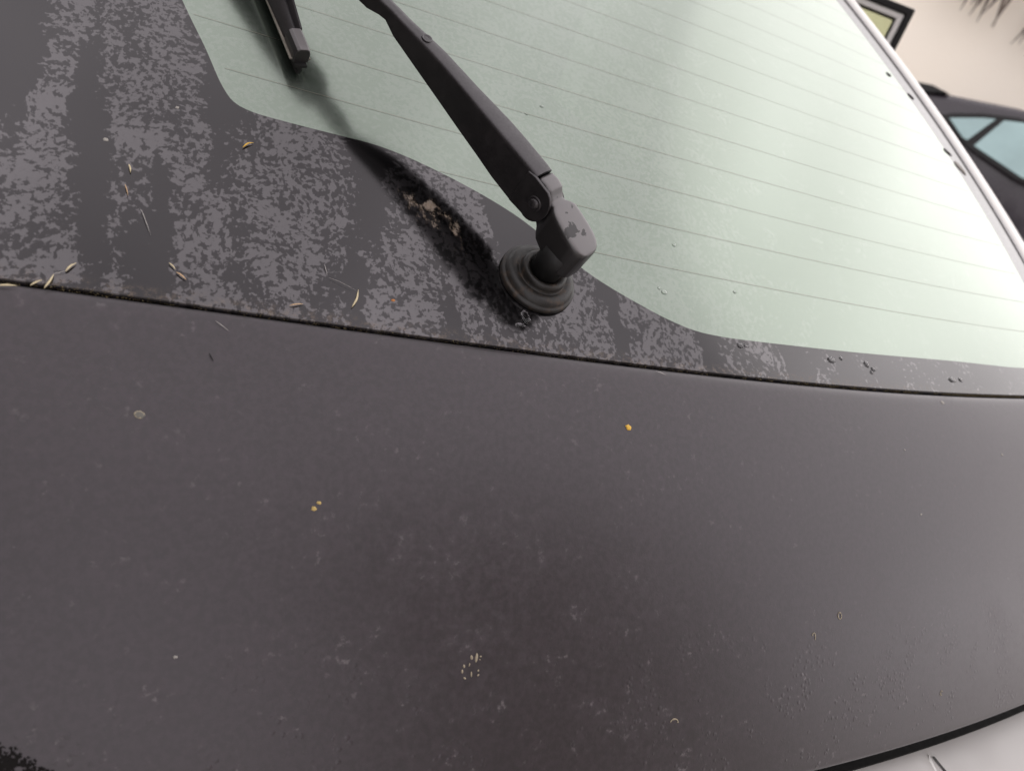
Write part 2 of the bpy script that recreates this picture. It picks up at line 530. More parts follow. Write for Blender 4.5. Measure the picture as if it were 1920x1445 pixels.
# --- dark seal at the bottom of the gap, and moss along the glass edge
V = []; n = 200
for i in range(n):
    u = -.46 + 1.27 * i / (n - 1); g = vgap(u)
    V += [S(u, g - .006, -.008), S(u, g + .010, -.0065)]
mesh('gap_seal', V, [(2 * i, 2 * i + 2, 2 * i + 3, 2 * i + 1) for i in range(n - 1)], M['deep'], car, fix=False)
V = []; Fc = []
rng = random.Random(3)
for i in range(9000):
    u = rng.uniform(-.33, .62); g = vgap(u)
    dens = noise.noise(Vector((u * 40, 1.3, 0))) * .5 + noise.noise(Vector((u * 160, 7, 0))) * .5
    if dens < -.25 + .2 * rng.random(): continue
    v = g + .0007 + rng.gauss(0, .0003); h = -.0022 + abs(rng.gauss(0, .0009))
    h = min(h, .0008)
    c = S(u, v, h); r = rng.uniform(.0002, .0005)
    a = [c + Vector((rng.uniform(-1, 1), rng.uniform(-1, 1), rng.uniform(-1, 1))) * r for _ in range(4)]
    b = len(V); V += a
    Fc += [(b, b + 1, b + 2), (b, b + 2, b + 3), (b, b + 3, b + 1), (b + 1, b + 3, b + 2)]
mo = mesh('moss_line', V, Fc, M['moss'], car, smooth=False, fix=False)
tag(mo, 'brown moss and dirt along the lower glass edge', kind='stuff')

# --- lower lip seal and the bumper below the tailgate
V = []; n = 120
for i in range(n):
    u = -.47 + 1.30 * i / (n - 1)
    for (w, h) in ((WEDGE + .001, -.009), (WEDGE + .010, -.003), (WEDGE + .014, -.006), (WEDGE + .012, -.020), (WEDGE + .001, -.022)):
        V.append(panel(u, w, h))
Fc = []
for i in range(n - 1):
    for k in range(5):
        k2 = (k + 1) % 5
        Fc.append((5 * i + k, 5 * i + k2, 5 * (i + 1) + k2, 5 * (i + 1) + k))
mesh('tailgate_lip_seal', V, Fc, M['deep'], car)
def bump_pt(u, o, z): 
    b = panel(u, WEDGE + .012, 0)
    return Vector((u, b.y + o, b.z + z))
us = [-.50 + 1.40 * i / 140 for i in range(141)]
def bump_prof(u):
    # ledge, then rounded nose, then face; the ledge folds at u = .335
    f = max(0., min(1., (u - .318) / .03))
    zt = -.020 - .010 * f
    return [(.05, zt + .012), (.015, zt + .004), (-.02, zt), (-.065, zt - .006), (-.10, zt - .018), (-.118, zt - .045), (-.122, zt - .12), (-.10, zt - .30), (-.06, zt - .42)]
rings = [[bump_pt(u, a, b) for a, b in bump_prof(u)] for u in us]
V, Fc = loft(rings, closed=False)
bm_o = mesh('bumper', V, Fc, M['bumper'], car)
tag(bm_o, 'bumper ledge under the tailgate edge, its sky reflection painted pale beige')
# a triangular fold, its sky-lit facet painted pale, and a shut line on the ledge
def ledge(u, o, h=.0): return bump_pt(u, o, 0) + Vector((0, 0, float(np.interp(-o, [-.05, -.015, .02, .065, .10], [bump_prof(u)[k][1] for k in range(5)])) + h))
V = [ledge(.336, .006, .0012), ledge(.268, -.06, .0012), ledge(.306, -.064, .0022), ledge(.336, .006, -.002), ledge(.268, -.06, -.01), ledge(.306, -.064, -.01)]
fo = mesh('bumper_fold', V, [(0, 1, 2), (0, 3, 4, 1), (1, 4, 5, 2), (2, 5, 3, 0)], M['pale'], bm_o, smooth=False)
V = []
for k in range(12):
    t = k / 11; u = .340 + .028 * t; o = .004 - .085 * t
    V += [ledge(u, o, .0012), ledge(u + .0035, o, .0012)]
mesh('shut_line', V, [(2 * i, 2 * i + 2, 2 * i + 3, 2 * i + 1) for i in range(11)], M['rubber'], bm_o, fix=False)

# --- body strips along both sides of the window, sky glare painted pale, roof, quarter panels, shelf
def trim(side):
    rings = []
    n = 90
    for i in range(n):
        v = -.05 + (.78 + .05) * i / (n - 1)
        e = UR(v) if side > 0 else ULF(v)
        sec = [(.000, -.004), (.0005, .0012), (.002, .0024), (.006, .0036), (.012, .0044), (.017, .0038), (.0195, .000), (.021, -.02)]
        rings.append([S(e + side * a, v, h) for a, h in sec])
    V, Fc = loft(rings, closed=False)
    o = mesh('pillar_strip', V, Fc, M['pale'], car)
    V = []
    for i in range(n):
        v = -.05 + .83 * i / (n - 1); e = UR(v) if side > 0 else ULF(v)
        V += [S(e - side * .0028, v, .0006), S(e + side * .0004, v, .0012)]
    mesh('trim_rubber', V, [(2 * i, 2 * i + 2, 2 * i + 3, 2 * i + 1) for i in range(n - 1)], M['greyrub'], o, fix=False)
    rings = []
    for i in range(n):
        v = -.07 + .85 * i / (n - 1); e = UR(v) if side > 0 else ULF(v)
        b = S(e + side * .0215, v, -.004)
        row = []
        for k in range(14):
            t = k / 13
            x = b.x + side * (.13 * math.sin(t * math.pi / 2) ** .8 + .02 * t)
            z = b.z - (b.z - .45) * (1 - math.cos(t * math.pi / 2)) ** 1.1
            row.append(Vector((x, b.y - .06 * t, z)))
        rings.append(row)
    V, Fc = loft(rings, closed=False)
    mesh('quarter_panel', V, Fc, M['paint'], car)
    return o
tr = trim(1); tag(tr, 'pale trim along the window\'s right side')
trim(-1)
rings = []
for j in range(24):
    t = j / 23
    row = []
    for i in range(40):
        s = i / 39
        u = ULF(VTOP) - .03 + (UR(VTOP) - ULF(VTOP) + .06) * s
        b = S(u, VTOP + .003, .004)
        row.append(b + Vector((0, 1.5 * t, .09 * math.sin(t * math.pi * .6))))
    rings.append(row)
V, Fc = loft(rings, closed=False)
mesh('roof_panel', V, Fc, M['paint'], car)
V = [Vector((-.40, .02, .98)), Vector((.78, .02, .98)), Vector((.70, 1.3, .98)), Vector((-.32, 1.3, .98)), Vector((-.32, 1.3, 1.5)), Vector((.70, 1.3, 1.5))]
mesh('parcel_shelf', V, [(0, 1, 2, 3), (3, 2, 5, 4)], M['inside'], car, smooth=False)

# --- open side door: only its window frame shows past the trim
t = NT('pale_green_door_glass'); t.set(base=(.10, .12, .08), rough=.08, spec=.5)
tr_ = t.n('ShaderNodeBsdfTransparent'); tr_.inputs[0].default_value = (.86, .90, .74, 1)
mx_ = t.n('ShaderNodeMixShader'); mx_.inputs[0].default_value = .88
t.l(t.b.outputs[0], mx_.inputs[1]); t.l(tr_.outputs[0], mx_.inputs[2]); t.l(mx_.outputs[0], t.out.inputs[0])
M['doorglass'] = t.m
dC = CAM + Vector((.7440, .6650, .0650)) * 1.75
dl = Vector((-.72, .69, -.006)).normalized()         # along the top edge, away to the left
dd = Vector((.035, -.035, -1)).normalized()          # down the free edge
dn = dl.cross(dd).normalized()
if dn.dot(CAM - dC) < 0: dn = -dn
def frame_L(name, o0, o1, hgt, mat, parent, depth=.02):
    def c(o): return dC + dl * o + dd * o
    L1, L2 = .55, .75
    P = [c(o0) + dl * (L1 - o0), c(o0), c(o0) + dd * (L2 - o0), c(o1) + dd * (L2 - o1), c(o1), c(o1) + dl * (L1 - o1)]
    V = [p + dn * hgt for p in P] + [p + dn * (hgt - depth) for p in P]
    Fc = [(0, 1, 4, 5), (1, 2, 3, 4), (6, 11, 10, 7), (7, 10, 9, 8)] + [(i, (i + 1) % 6, (i + 1) % 6 + 6, i + 6) for i in range(6)]
    return bevel(mesh(name, V, Fc, mat, parent, smooth=False), .003, 2)
door = frame_L('open_door_frame', .0130, .0240, .004, M['pale'], car)  # pale colour stands in for glare on the dark door edge
tag(door, 'window frame corner of a side door standing open')
frame_L('door_seal', .0, .0128, .008, M['rubber'], door)
frame_L('glass_seal', .0242, .0280, .002, M['rubber'], door, .01)
P = [dC + dl * .028 + dd * .028, dC + dl * .55 + dd * .028, dC + dl * .55 + dd * .75, dC + dl * .028 + dd * .75]
V = [p - dn * .004 for p in P] + [p - dn * .009 for p in P]
mesh('door_glass', V, [(0, 1, 2, 3), (7, 6, 5, 4), (0, 1, 5, 4), (1, 2, 6, 5), (2, 3, 7, 6), (3, 0, 4, 7)], M['doorglass'], door, smooth=False)

# ------------------------------------------------------------------ rear wiper
PIN = (-.0225, .0183)
EA = (-.546, .838); EP = (.838, .546)
def A(s, p, h): return S(PIN[0] + EA[0] * s + EP[0] * p, PIN[1] + EA[1] * s + EP[1] * p, h)
# arm: pressed channel.   s, left, right, bottom, top
secs = [(.0085, .0046, .0186, .0290, .0535), (.012, .0046, .0187, .0285, .0538), (.030, .0048, .0193, .0295, .0540), (.044, .0052, .0195, .0312, .0540), (.060, .0057, .0186, .0328, .0540), (.072, .0062, .0178, .0340, .0540),
        (.085, .0065, .0175, .0356, .0540), (.100, .0066, .0170, .0376, .0540), (.113, .0060, .0152, .0400, .0540), (.127, .0050, .0130, .0430, .0540), (.136, .0050, .0128, .0464, .0538), (.141, .0046, .0128, .0458, .0535), (.150, .0040, .0138, .0430, .0535), (.175, .0040, .0138, .0410, .0520), (.21, .0044, .0132, .0380, .0460), (.25, .0046, .0128, .0290, .0360), (.288, .005, .0124, .0240, .0300)]
def chan(s, l, r, b, t):
    w = r - l; hh = t - b; rd = min(.0024, w * .28, hh * .4)
    pr = []
    pr.append((l - .0004, b))
    for k in range(7):
        a = math.pi - k / 6 * math.pi / 2
        pr.append((l + rd + rd * math.cos(a), t - rd + rd * math.sin(a)))
    pr.append(((l + r) / 2, t + .0006))
    for k in range(7):
        a = math.pi / 2 - k / 6 * math.pi / 2
        pr.append((r - rd + rd * math.cos(a), t - rd + rd * math.sin(a)))
    br = b - .005 * max(0., min(1., (.135 - s) / .05))
    pr.append((r + .0004, br))
    th = min(.0012, w * .2)
    pr.append((r - th, br)); 
    pr.append((r - th, t - th * 1.3)); pr.append((l + th, t - th * 1.3)); pr.append((l + th, b))
    return [A(s, p, h) for p, h in pr]
dense = []
for i in range(len(secs) - 1):
    m = 5 if i < 12 else 8
    for k in range(m):
        tt = k / m
        dense.append(tuple(a + (b - a) * tt for a, b in zip(secs[i], secs[i + 1])))
dense.append(secs[-1])
V, Fc = loft([chan(*d) for d in dense])
arm = mesh('wiper_arm', V, Fc, M['arm'], car)
tag(arm, 'satin black wiper arm of pressed metal')
m = arm.modifiers.new('edge', 'EDGE_SPLIT'); m.split_angle = R(50)
# rounded cheek plates round the hinge pin
def cheek(p0, p1, top=1.0):
    pts = [(.014, .0285), (.014, .0520), (.0085, .0528)]
    for k in range(15):
        a = R(72) - k / 14 * R(178)
        pts.append((-.0005 - .0098 * math.cos(a) if False else .0005 - .0100 * math.sin(math.pi / 2 - abs(0) ) * math.cos(a), .0405 + .0120 * math.sin(a)))
    pts = [(s, .0285 + (h - .0285) * top) for s, h in pts]
    n = len(pts)
    V = [A(s, p0, h) for s, h in pts] + [A(s, p1, h) for s, h in pts]
    Fc = [tuple(range(n)), tuple(range(2 * n - 1, n - 1, -1))] + [(i, (i + 1) % n, (i + 1) % n + n, i + n) for i in range(n)]
    return bevel(mesh('hinge_cheek', V, Fc, M['arm'], arm, smooth=False), .0006, 2)
cheek(.0036, .0056)
cheek(.0186, .0200, .82)
def disc(name, f, prof, mat, parent, n=28):
    """surface of revolution: f(radius, angle, height)"""
    rings = [[f(r, 2 * math.pi * k / n, h) for k in range(n)] for r, h in prof]
    V, Fc = loft(rings)
    return mesh(name, V, Fc, mat, parent)
pinf = lambda r, a, h: A(.0000 + r * math.cos(a), .0036 - h, .0405 + r * math.sin(a))
disc('hinge_pin', pinf, [(.0046, .0), (.0046, .0003), (.0042, .0008), (.0036, .0008), (.0032, .0004), (.0030, .0011), (.0024, .0018), (.0010, .0022), (.0001, .0023)], M['arm'], arm)
rivf = lambda r, a, h: A(.1105 + r * math.cos(a), .0108 + r * math.sin(a), .0545 + h)
disc('rivet', rivf, [(.0032, -.0002), (.0030, .0003), (.0024, .0003), (.0021, -.0001), (.0001, -.0002)], M['arm'], arm, 20)
# unseen sleeve, added to darken the arm's reflection in the glass
V, Fc = loft([[A(s_, p, h) for p, h in ((l_, b_), (l_, t_ - .003), (l_ + .003, t_), (r_ - .003, t_), (r_, t_ - .003), (r_, b_))] for s_, l_, r_, b_, t_ in
              ((.171, .000, .016, .0375, .0525), (.178, -.003, .018, .0350, .0535), (.215, -.003, .018, .0310, .0490), (.262, -.002, .017, .0230, .0400), (.270, .000, .015, .0240, .0380))])
bevel(mesh('added_sleeve', V, Fc, M['arm'], arm, smooth=False), .0012, 2)
# clip joining arm and blade
V, Fc = loft([[A(s, p, h) for p, h in ((.002, .010), (.002, .028), (.015, .028), (.015, .010))] for s in (.275, .30)])
bevel(mesh('blade_clip', V, Fc, M['rubber'], arm, smooth=False), .002)

M['head'] = head_paint()
# head: cast block from hinge to spindle.   s, half width, bottom, top
hs_ = [(.0075, .0064, .0325, .0522), (.002, .0066, .0315, .0524), (-.0015, .0066, .0305, .0514), (-.0042, .0062, .0300, .0486), (-.0062, .0060, .0292, .0470), (-.0082, .0068, .0280, .0466), (-.0105, .0088, .0265, .0470), (-.0130, .0102, .0250, .0470), (-.0180, .0108, .0232, .0458), (-.0230, .0111, .0215, .0446), (-.0280, .0112, .0203, .0434), (-.0320, .0110, .0196, .0424), (-.0352, .0103, .0193, .0414), (-.0378, .0090, .0192, .0405), (-.0396, .0070, .0192, .0396), (-.0405, .0042, .0194, .0388)]
PC = .0128
def hsec(s, hw, b, t):
    pts = []
    rd = min(.0026, hw * .5, (t - b) * .3)
    for cx, cy, a0 in ((1, 1, 0), (-1, 1, 90), (-1, -1, 180), (1, -1, 270)):
        r2 = rd if cy > 0 else .0015
        for k in range(6):
            a = R(a0 + 90 * k / 5)
            pts.append((PC + cx * (hw - r2) + r2 * math.cos(a), (t - r2 if cy > 0 else b + r2) + r2 * math.sin(a)))
    return [A(s, p, h) for p, h in pts]
hd = []
for i in range(len(hs_) - 1):
    for k in range(4):
        hd.append(tuple(a + (b - a) * k / 4 for a, b in zip(hs_[i], hs_[i + 1])))
hd.append(hs_[-1])
V, Fc = loft([hsec(*d) for d in hd])
head = mesh('wiper_head', V, Fc, M['head'], car)
tag(head, 'cast wiper head with worn patches on top')
m = head.modifiers.new('smooth', 'SMOOTH'); m.factor = .4; m.iterations = 1
# spindle, grommet around it
axf = lambda r, a, h: S(.95 * r * math.cos(a), .95 * r * math.sin(a), h)
disc('wiper_spindle', axf, [(.0098, .006), (.0098, .0165), (.0104, .0175), (.0104, .0290), (.0001, .030)], M['rubber'], car, 40)
gr = disc('spindle_grommet', axf, [(.0248, -.0002), (.0252, .0012), (.0249, .0026), (.0240, .0034), (.0234, .0034), (.0230, .0042), (.0222, .0058), (.0206, .0070), (.0186, .0074), (.0168, .0072), (.0158, .0066), (.0152, .0068), (.0150, .0090), (.0146, .0108), (.0136, .0116), (.0122, .0118), (.0112, .0112), (.0104, .0100), (.0094, .0098), (.0092, .004)], M['grommet'], car, 64)
tag(gr, 'stepped rubber grommet, weathered brown')

# blade
B0 = (-.1298, .1335); BD = np.array([-.235, .972]); BD /= np.linalg.norm(BD); BN = np.array([BD[1], -BD[0]])
def B(s, p, h): 
    q = np.array(B0) + BD * s + BN * p
    return S(float(q[0]), float(q[1]), h)
def bsec(s, prof): return [B(s, p, h) for p, h in prof]
body_p = [(-.0050, .0075), (-.0052, .0092), (-.0044, .0104), (-.0040, .0118), (-.0022, .0150), (-.0006, .0164), (.0008, .0158), (.0014, .0140), (.0022, .0150), (.0034, .0176), (.0046, .0176), (.0052, .0150), (.0052, .0092), (.0050, .0075)]
rings = []
for i in range(60):
    s = .0178 + .36 * i / 59
    g = min(1., (s - .0178) / .05); 
    rings.append(bsec(s, [(p * (.92 + .3 * g), .0075 + (h - .0075) * (.80 + 1.0 * min(1., (s - .0178) / .07))) for p, h in body_p]))
V, Fc = loft(rings)
blade = mesh('wiper_blade', V, Fc, M['arm'], car)
tag(blade, 'black wiper blade reaching down the glass from above')
m = blade.modifiers.new('edge', 'EDGE_SPLIT'); m.split_angle = R(50)
cap_p = [(-.0048, .0064), (-.0048, .0118), (-.0038, .0148), (-.0020, .0160), (.0026, .0160), (.0042, .0146), (.0050, .0116), (.0050, .0064)]
V, Fc = loft([bsec(s, [(p * k, .0064 + (h - .0064) * kk) for p, h in cap_p]) for s, k, kk in ((.0170, 1, 1), (.012, 1.0, 1.0), (.003, 1.0, 1.0), (.0006, .97, .97), (0, .9, .92))])
bevel(mesh('end_cap', V, Fc, M['head'], blade, smooth=False), .0007, 3, 25)
V, Fc = loft([bsec(s, [(-.0062, .0074), (-.0062, .0082), (.0062, .0082), (.0062, .0074)]) for s in (.001, .09, .37)])
M['rail'] = simple('worn_metal_rail', (.22, .20, .17), .35, .5, .2, 200, .6)
mesh('metal_rail', V, Fc, M['rail'], blade, smooth=False)
V, Fc = loft([bsec(s, [(-.0034, .0064), (-.0036, .0050), (-.0010, .0044), (-.0008, .0020), (-.0016, .0001), (.0000, .0001), (.0010, .0020), (.0010, .0044), (.0036, .0050), (.0034, .0064)]) for s in (-.0025, .06, .37)])
mesh('rubber_lip', V, Fc, M['rubber'], blade, smooth=False)

# ------------------------------------------------------------------ small things lying on the car
def uvpt(where, a, b, h): return S(a, b, h) if where == 'g' else panel(a, b, h)
def spike(name, where, p, q, wid, mat, label, cat, group=None, bend=.1, lift=.0008):
    """a pointed husk or straw lying on the surface from p to q"""
    n = 9; rings = []
    a0, b0 = p; a1, b1 = q
    wid *= .62
    L = math.hypot(a1 - a0, b1 - b0)
    tx, ty = (a1 - a0) / L, (b1 - b0) / L
    for i in range(n):
        t = i / (n - 1)
        w = wid * (math.sin(math.pi * (.03 + .94 * t ** .8)) ** .9)
        o = bend * .28 * L * (math.sin(math.pi * t) + .4 * math.sin(2 * math.pi * t + wid * 9000))
        ca = a0 + (a1 - a0) * t - ty * o; cb = b0 + (b1 - b0) * t + tx * o
        ring = []
        for k in range(6):
            an = 2 * math.pi * k / 6
            ring.append(uvpt(where, ca - ty * w * math.cos(an), cb + tx * w * math.cos(an), lift + w * .55 * (1 + math.sin(an)) + .0012 * math.sin(math.pi * t) * (L / .01) * .3))
        rings.append(ring)
    V, Fc = loft(rings)
    c = sum((Vector(v) for v in V), Vector()) / len(V)
    o = mesh(name, [Vector(v) - c for v in V], Fc, mat)
    o.location = c
    return tag(o, label, cat, group)
GS = 'grass husks along the gap'
spike('grass_seed', 'g', (-.2640, -.0325), (-.2560, -.0318), .0008, M['seed'], 'pale grass husk lying flat along the gap at the left edge of the picture', 'seed', GS, .02, .0)
spike('grass_seed', 'g', (-.2515, -.0318), (-.2472, -.0285), .0007, M['seed'], 'straw husk bridging the gap, between the flat husk and the upright one', 'seed', GS, .05)
spike('grass_seed', 'g', (-.2462, -.0330), (-.2430, -.0250), .0008, M['seed'], 'upright yellow husk crossing the gap, bottom end on the tailgate', 'seed', GS, -.08)
spike('grass_seed', 'g', (-.2390, -.0232), (-.2349, -.0180), .0008, M['seed'], 'yellow husk above the gap, rightmost of the four at the left edge', 'seed', GS, .1)
spike('grass_seed', 'g', (-.1975, -.0137), (-.1947, -.0174), .0006, M['seed'], 'small straw husk, upper one of a pair end to end on the dark border', 'seed', GS, .1)
spike('grass_seed', 'g', (-.1944, -.0186), (-.1900, -.0227), .0007, M['straw2'], 'pinkish straw husk, lower one of a pair end to end on the dark border', 'seed', GS, .05)
spike('grass_seed', 'g', (-.1130, -.0312), (-.1085, -.0198), .0009, M['seed'], 'longest husk standing upright just above the gap left of the wiper', 'seed', GS, -.12)
spike('grass_seed', 'g', (-.1440, -.0328), (-.1372, -.0313), .0006, M['straw2'], 'thin husk lying level just above the gap, left of the longest husk', 'seed', GS, .04)
spike('grass_seed', 'g', (-.2158, .0434), (-.2150, .0380), .0007, M['seed'], 'short pale husk alone in the middle of the dark border', 'seed', GS, .08)
spike('grass_stalk', 'g', (-.2172, .0305), (-.2158, .0236), .0004, M['straw2'], 'thin brown stalk on the dark border below the short pale husk', 'stalk', None, .1)
spike('yellow_flake', 'g', (-.1626, .0657), (-.1568, .0703), .0008, M['yellow'], 'yellow plant flake on the dark border near the lower corner of the green window', 'flake', None, .2)
spike('plant_fibre', 'g', (-.2432, -.0250), (-.2388, -.0230), .00018, M['fibre'], 'hair thin stalk joining two husks at the left of the gap', 'fibre', 'plant fibres')
spike('plant_fibre', 'g', (-.2106, .0168), (-.2057, .0012), .00022, M['fibre'], 'long thin fibre lying on the dark border above the husk pair', 'fibre', 'plant fibres', .12)
spike('plant_fibre', 'p', (-.1775, .0050), (-.1715, .0095), .0002, M['fibre'], 'short pale fibre on the tailgate just under the gap', 'fibre', 'plant fibres', .04)
spike('plant_fibre', 'g', (-.1250, -.0060), (-.1240, -.0125), .0002, M['fibre'], 'short pale fibre above the longest husk', 'fibre', 'plant fibres', .04)
spike('plant_fibre', 'g', (-.1235, -.0140), (-.1100, -.0205), .00012, M['fibre'], 'hair running down to the tip of the longest husk', 'fibre', 'plant fibres', .06)
spike('plant_fibre', 'p', (.0690, .0010), (.0760, .0030), .0003, M['fibre'], 'curled pale fibre on the tailgate edge right of the wiper', 'fibre', 'plant fibres', .3)
spike('insect_husk', 'p', (-.1800, .0212), (-.1778, .0250), .0004, M['rubber'], 'tiny dark insect husk on the tailgate below the gap', 'insect', None, .15)

def blob(name, where, a, b, ra, rb, hgt, mat, label, cat, group=None, jag=.25, n=14, seed=0, rot=0.):
    """small flattened lump"""
    rg = random.Random(seed); js = [1 + rg.uniform(-jag, jag) for _ in range(n)]
    rings = []
    for f, hh in ((1., -.0001), (.96, .35), (.75, .8), (.4, 1.), (.05, 1.05)):
        ring = []
        for k in range(n):
            an = 2 * math.pi * k / n
            x = ra * f * js[k] * math.cos(an); y = rb * f * js[k] * math.sin(an)
            ring.append(uvpt(where, a + x * math.cos(rot) - y * math.sin(rot), b + x * math.sin(rot) + y * math.cos(rot), .00005 + hh * hgt if hh > 0 else -.0002))
        rings.append(ring)
    V, Fc = loft(rings)
    c = sum((Vector(v) for v in V), Vector()) / len(V)
    o = mesh(name, [Vector(v) - c for v in V], Fc, mat); o.location = c
    return tag(o, label, cat, group)
blob('petal', 'p', .0432, .0378, .0021, .0016, .0007, M['yellow'], 'bright yellow petal on the middle of the tailgate under the wiper', 'petal', None, .2, 14, 3, .4)
blob('lichen_speck', 'p', -.1306, .0866, .0011, .0009, .0003, M['lichen'], 'yellow speck, upper of two touching on the left of the tailgate', 'speck', 'yellow specks', .3, 12, 4)
blob('lichen_speck', 'p', -.1330, .0892, .0013, .0009, .0003, M['lichen'], 'yellow speck, lower of two touching on the left of the tailgate', 'speck', 'yellow specks', .3, 12, 5)
blob('rust_speck', 'g', -.0905, -.0240, .0010, .0008, .0004, M['orange'], 'orange brown speck above the gap, right of the longest husk', 'speck', None, .3, 12, 6)
blob('dried_spot', 'g', -.2264, .0579, .0013, .0012, .0003, M['white'], 'round whitish dried spot on the far left dark border', 'spot', 'whitish specks', .15, 14, 7)
blob('dried_spot', 'g', -.1943, .0875, .0010, .0009, .0003, M['white'], 'small whitish speck left of the green window\'s lower corner', 'spot', 'whitish specks', .3, 10, 8)
for i, (a, b, r, lb) in enumerate(((.350, .006, .0019, 'pale oblong speck on the tailgate just under the gap at right'), (.418, .048, .0015, 'white speck on the tailgate nearest the right edge'), (.294, .089, .0011, 'white speck on the bright right half of the tailgate'), (.287, .043, .0009, 'faint white speck right of the yellow petal'), (-.188, .153, .0009, 'tiny pale speck low on the left of the tailgate'))):
    blob('pale_speck', 'p', a, b, r, r * .7, .0003, M['white'], lb, 'speck', 'whitish specks', .3, 10, 20 + i)
def ring(name, where, a, b, ra, rb, label, group, full=1., start=0., rot=0., wd=.00035, mat=None, seed=1):
    rg = random.Random(seed); n = 30; V = []
    m = int(n * full) + 1
    for k in range(m):
        an = start + 2 * math.pi * k / n; w = wd * rg.uniform(.5, 1.4)
        for f in (-w, w):
            x = (ra + f) * math.cos(an); y = (rb + f) * math.sin(an)
            V.append(uvpt(where, a + x * math.cos(rot) - y * math.sin(rot), b + x * math.sin(rot) + y * math.cos(rot), .00025))
    c = sum((Vector(v) for v in V), Vector()) / len(V)
    o = mesh(name, [Vector(v) - c for v in V], [(2 * i, 2 * i + 2, 2 * i + 3, 2 * i + 1) for i in range(m - 1)], mat or M['tan'], fix=False); o.location = c
    sm = o.modifiers.new('thick', 'SOLIDIFY'); sm.thickness = .00012
    return tag(o, label, 'dried ring', group)
RG = 'dried drop rings'
blob('dried_spot', 'p', -.2070, .0525, .0024, .0018, .00025, M['dull'], 'pale round dried spot on the upper left of the tailgate', 'spot', None, .14, 18, 9)
ring('dried_ring', 'p', -.2070, .0525, .0019, .0014, 'thin brighter rim on the pale round dried spot, upper left of the tailgate', RG, .8, 1.0, .2, .0003, None, 1)
ring('dried_ring', 'p', .2010, .1500, .0016, .0021, 'small complete dried ring low on the right of the tailgate', RG, 1., 0, -.3, .0003, None, 2)
ring('dried_ring', 'p', .1770, .1610, .0014, .0024, 'open dried ring low on the right, left of the complete one', RG, .6, 3.4, 0, .0003, None, 3)
ring('dried_ring', 'p', .0690, .2000, .0026, .0018, 'half dried ring near the bottom middle of the tailgate', RG, .55, 3.2, 0, .0004, None, 4)
ring('dried_ring', 'p', .3130, .2140, .0012, .0015, 'tiny dried ring just above the tailgate\'s lower edge at right', RG, .8, 1.0, 0, .0003, None, 5)
# a broken-up dried dropping near the bottom: one thing of several crumbs
dm = empty('dried_dropping', panel(-.054, .163, .0003))
tag(dm, 'broken ring of cream crumbs, a dried splash low in the middle of the tailgate', 'dried splash')
bpy.context.view_layer.update()
rg = random.Random(11)
for (x, y, r, e) in ((-.001, .0052, .0010, 1.2), (.0016, .0050, .0011, 2.2), (.0038, .0055, .0006, 1), (-.0048, .0012, .0009, 1), (-.0056, -.0012, .0008, 1.3), (-.0020, .0018, .0005, 1.8), (-.0042, -.0045, .0007, 1.2), (-.0008, -.0028, .0006, 2.4), (.0028, -.0012, .0006, 1), (.0028, -.0034, .0006, 1.2), (.0034, .0040, .0004, 1)):
    rings = []
    ro = rg.uniform(0, 3)
    for f, hh in ((1, -.0001), (.9, .0002), (.4, .00035), (.05, .00036)):
        rr = []
        for k in range(8):
            an = 2 * math.pi * k / 8; ax = r * e * f * math.cos(an); ay = r * .7 * f * math.sin(an)
            rr.append(panel(-.054 + x + ax * math.cos(ro) - ay * math.sin(ro), .163 - y + ax * math.sin(ro) + ay * math.cos(ro), hh))
        rings.append(rr)
    V, Fc = loft(rings)
    mesh('crumb', V, Fc, M['tan'], dm)

# ragged black wet patch in the lower left corner of the tailgate
rg = random.Random(5)
V = []; Fc = []
nx, ny = 60, 40
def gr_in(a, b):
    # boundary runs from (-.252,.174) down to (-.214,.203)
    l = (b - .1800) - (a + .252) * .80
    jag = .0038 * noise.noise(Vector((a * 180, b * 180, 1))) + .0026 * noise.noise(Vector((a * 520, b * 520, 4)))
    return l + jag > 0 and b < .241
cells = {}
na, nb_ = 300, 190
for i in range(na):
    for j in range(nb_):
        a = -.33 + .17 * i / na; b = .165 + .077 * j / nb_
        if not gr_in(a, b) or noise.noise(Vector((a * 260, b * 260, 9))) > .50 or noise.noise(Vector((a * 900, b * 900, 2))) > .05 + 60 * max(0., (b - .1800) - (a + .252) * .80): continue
        idx = []
        for di, dj in ((0, 0), (1, 0), (1, 1), (0, 1)):
            key = (i + di, j + dj)
            if key not in cells:
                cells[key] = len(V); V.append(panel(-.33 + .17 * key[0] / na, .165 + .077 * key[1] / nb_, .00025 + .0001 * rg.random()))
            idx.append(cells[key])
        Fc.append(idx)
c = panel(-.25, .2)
o = mesh('dark_wet_patch', [Vector(v) - c for v in V], Fc, M['dark_patch'], fix=False); o.location = c
tag(o, 'ragged black wet patch in the lower left corner of the tailgate', 'dark_patch')

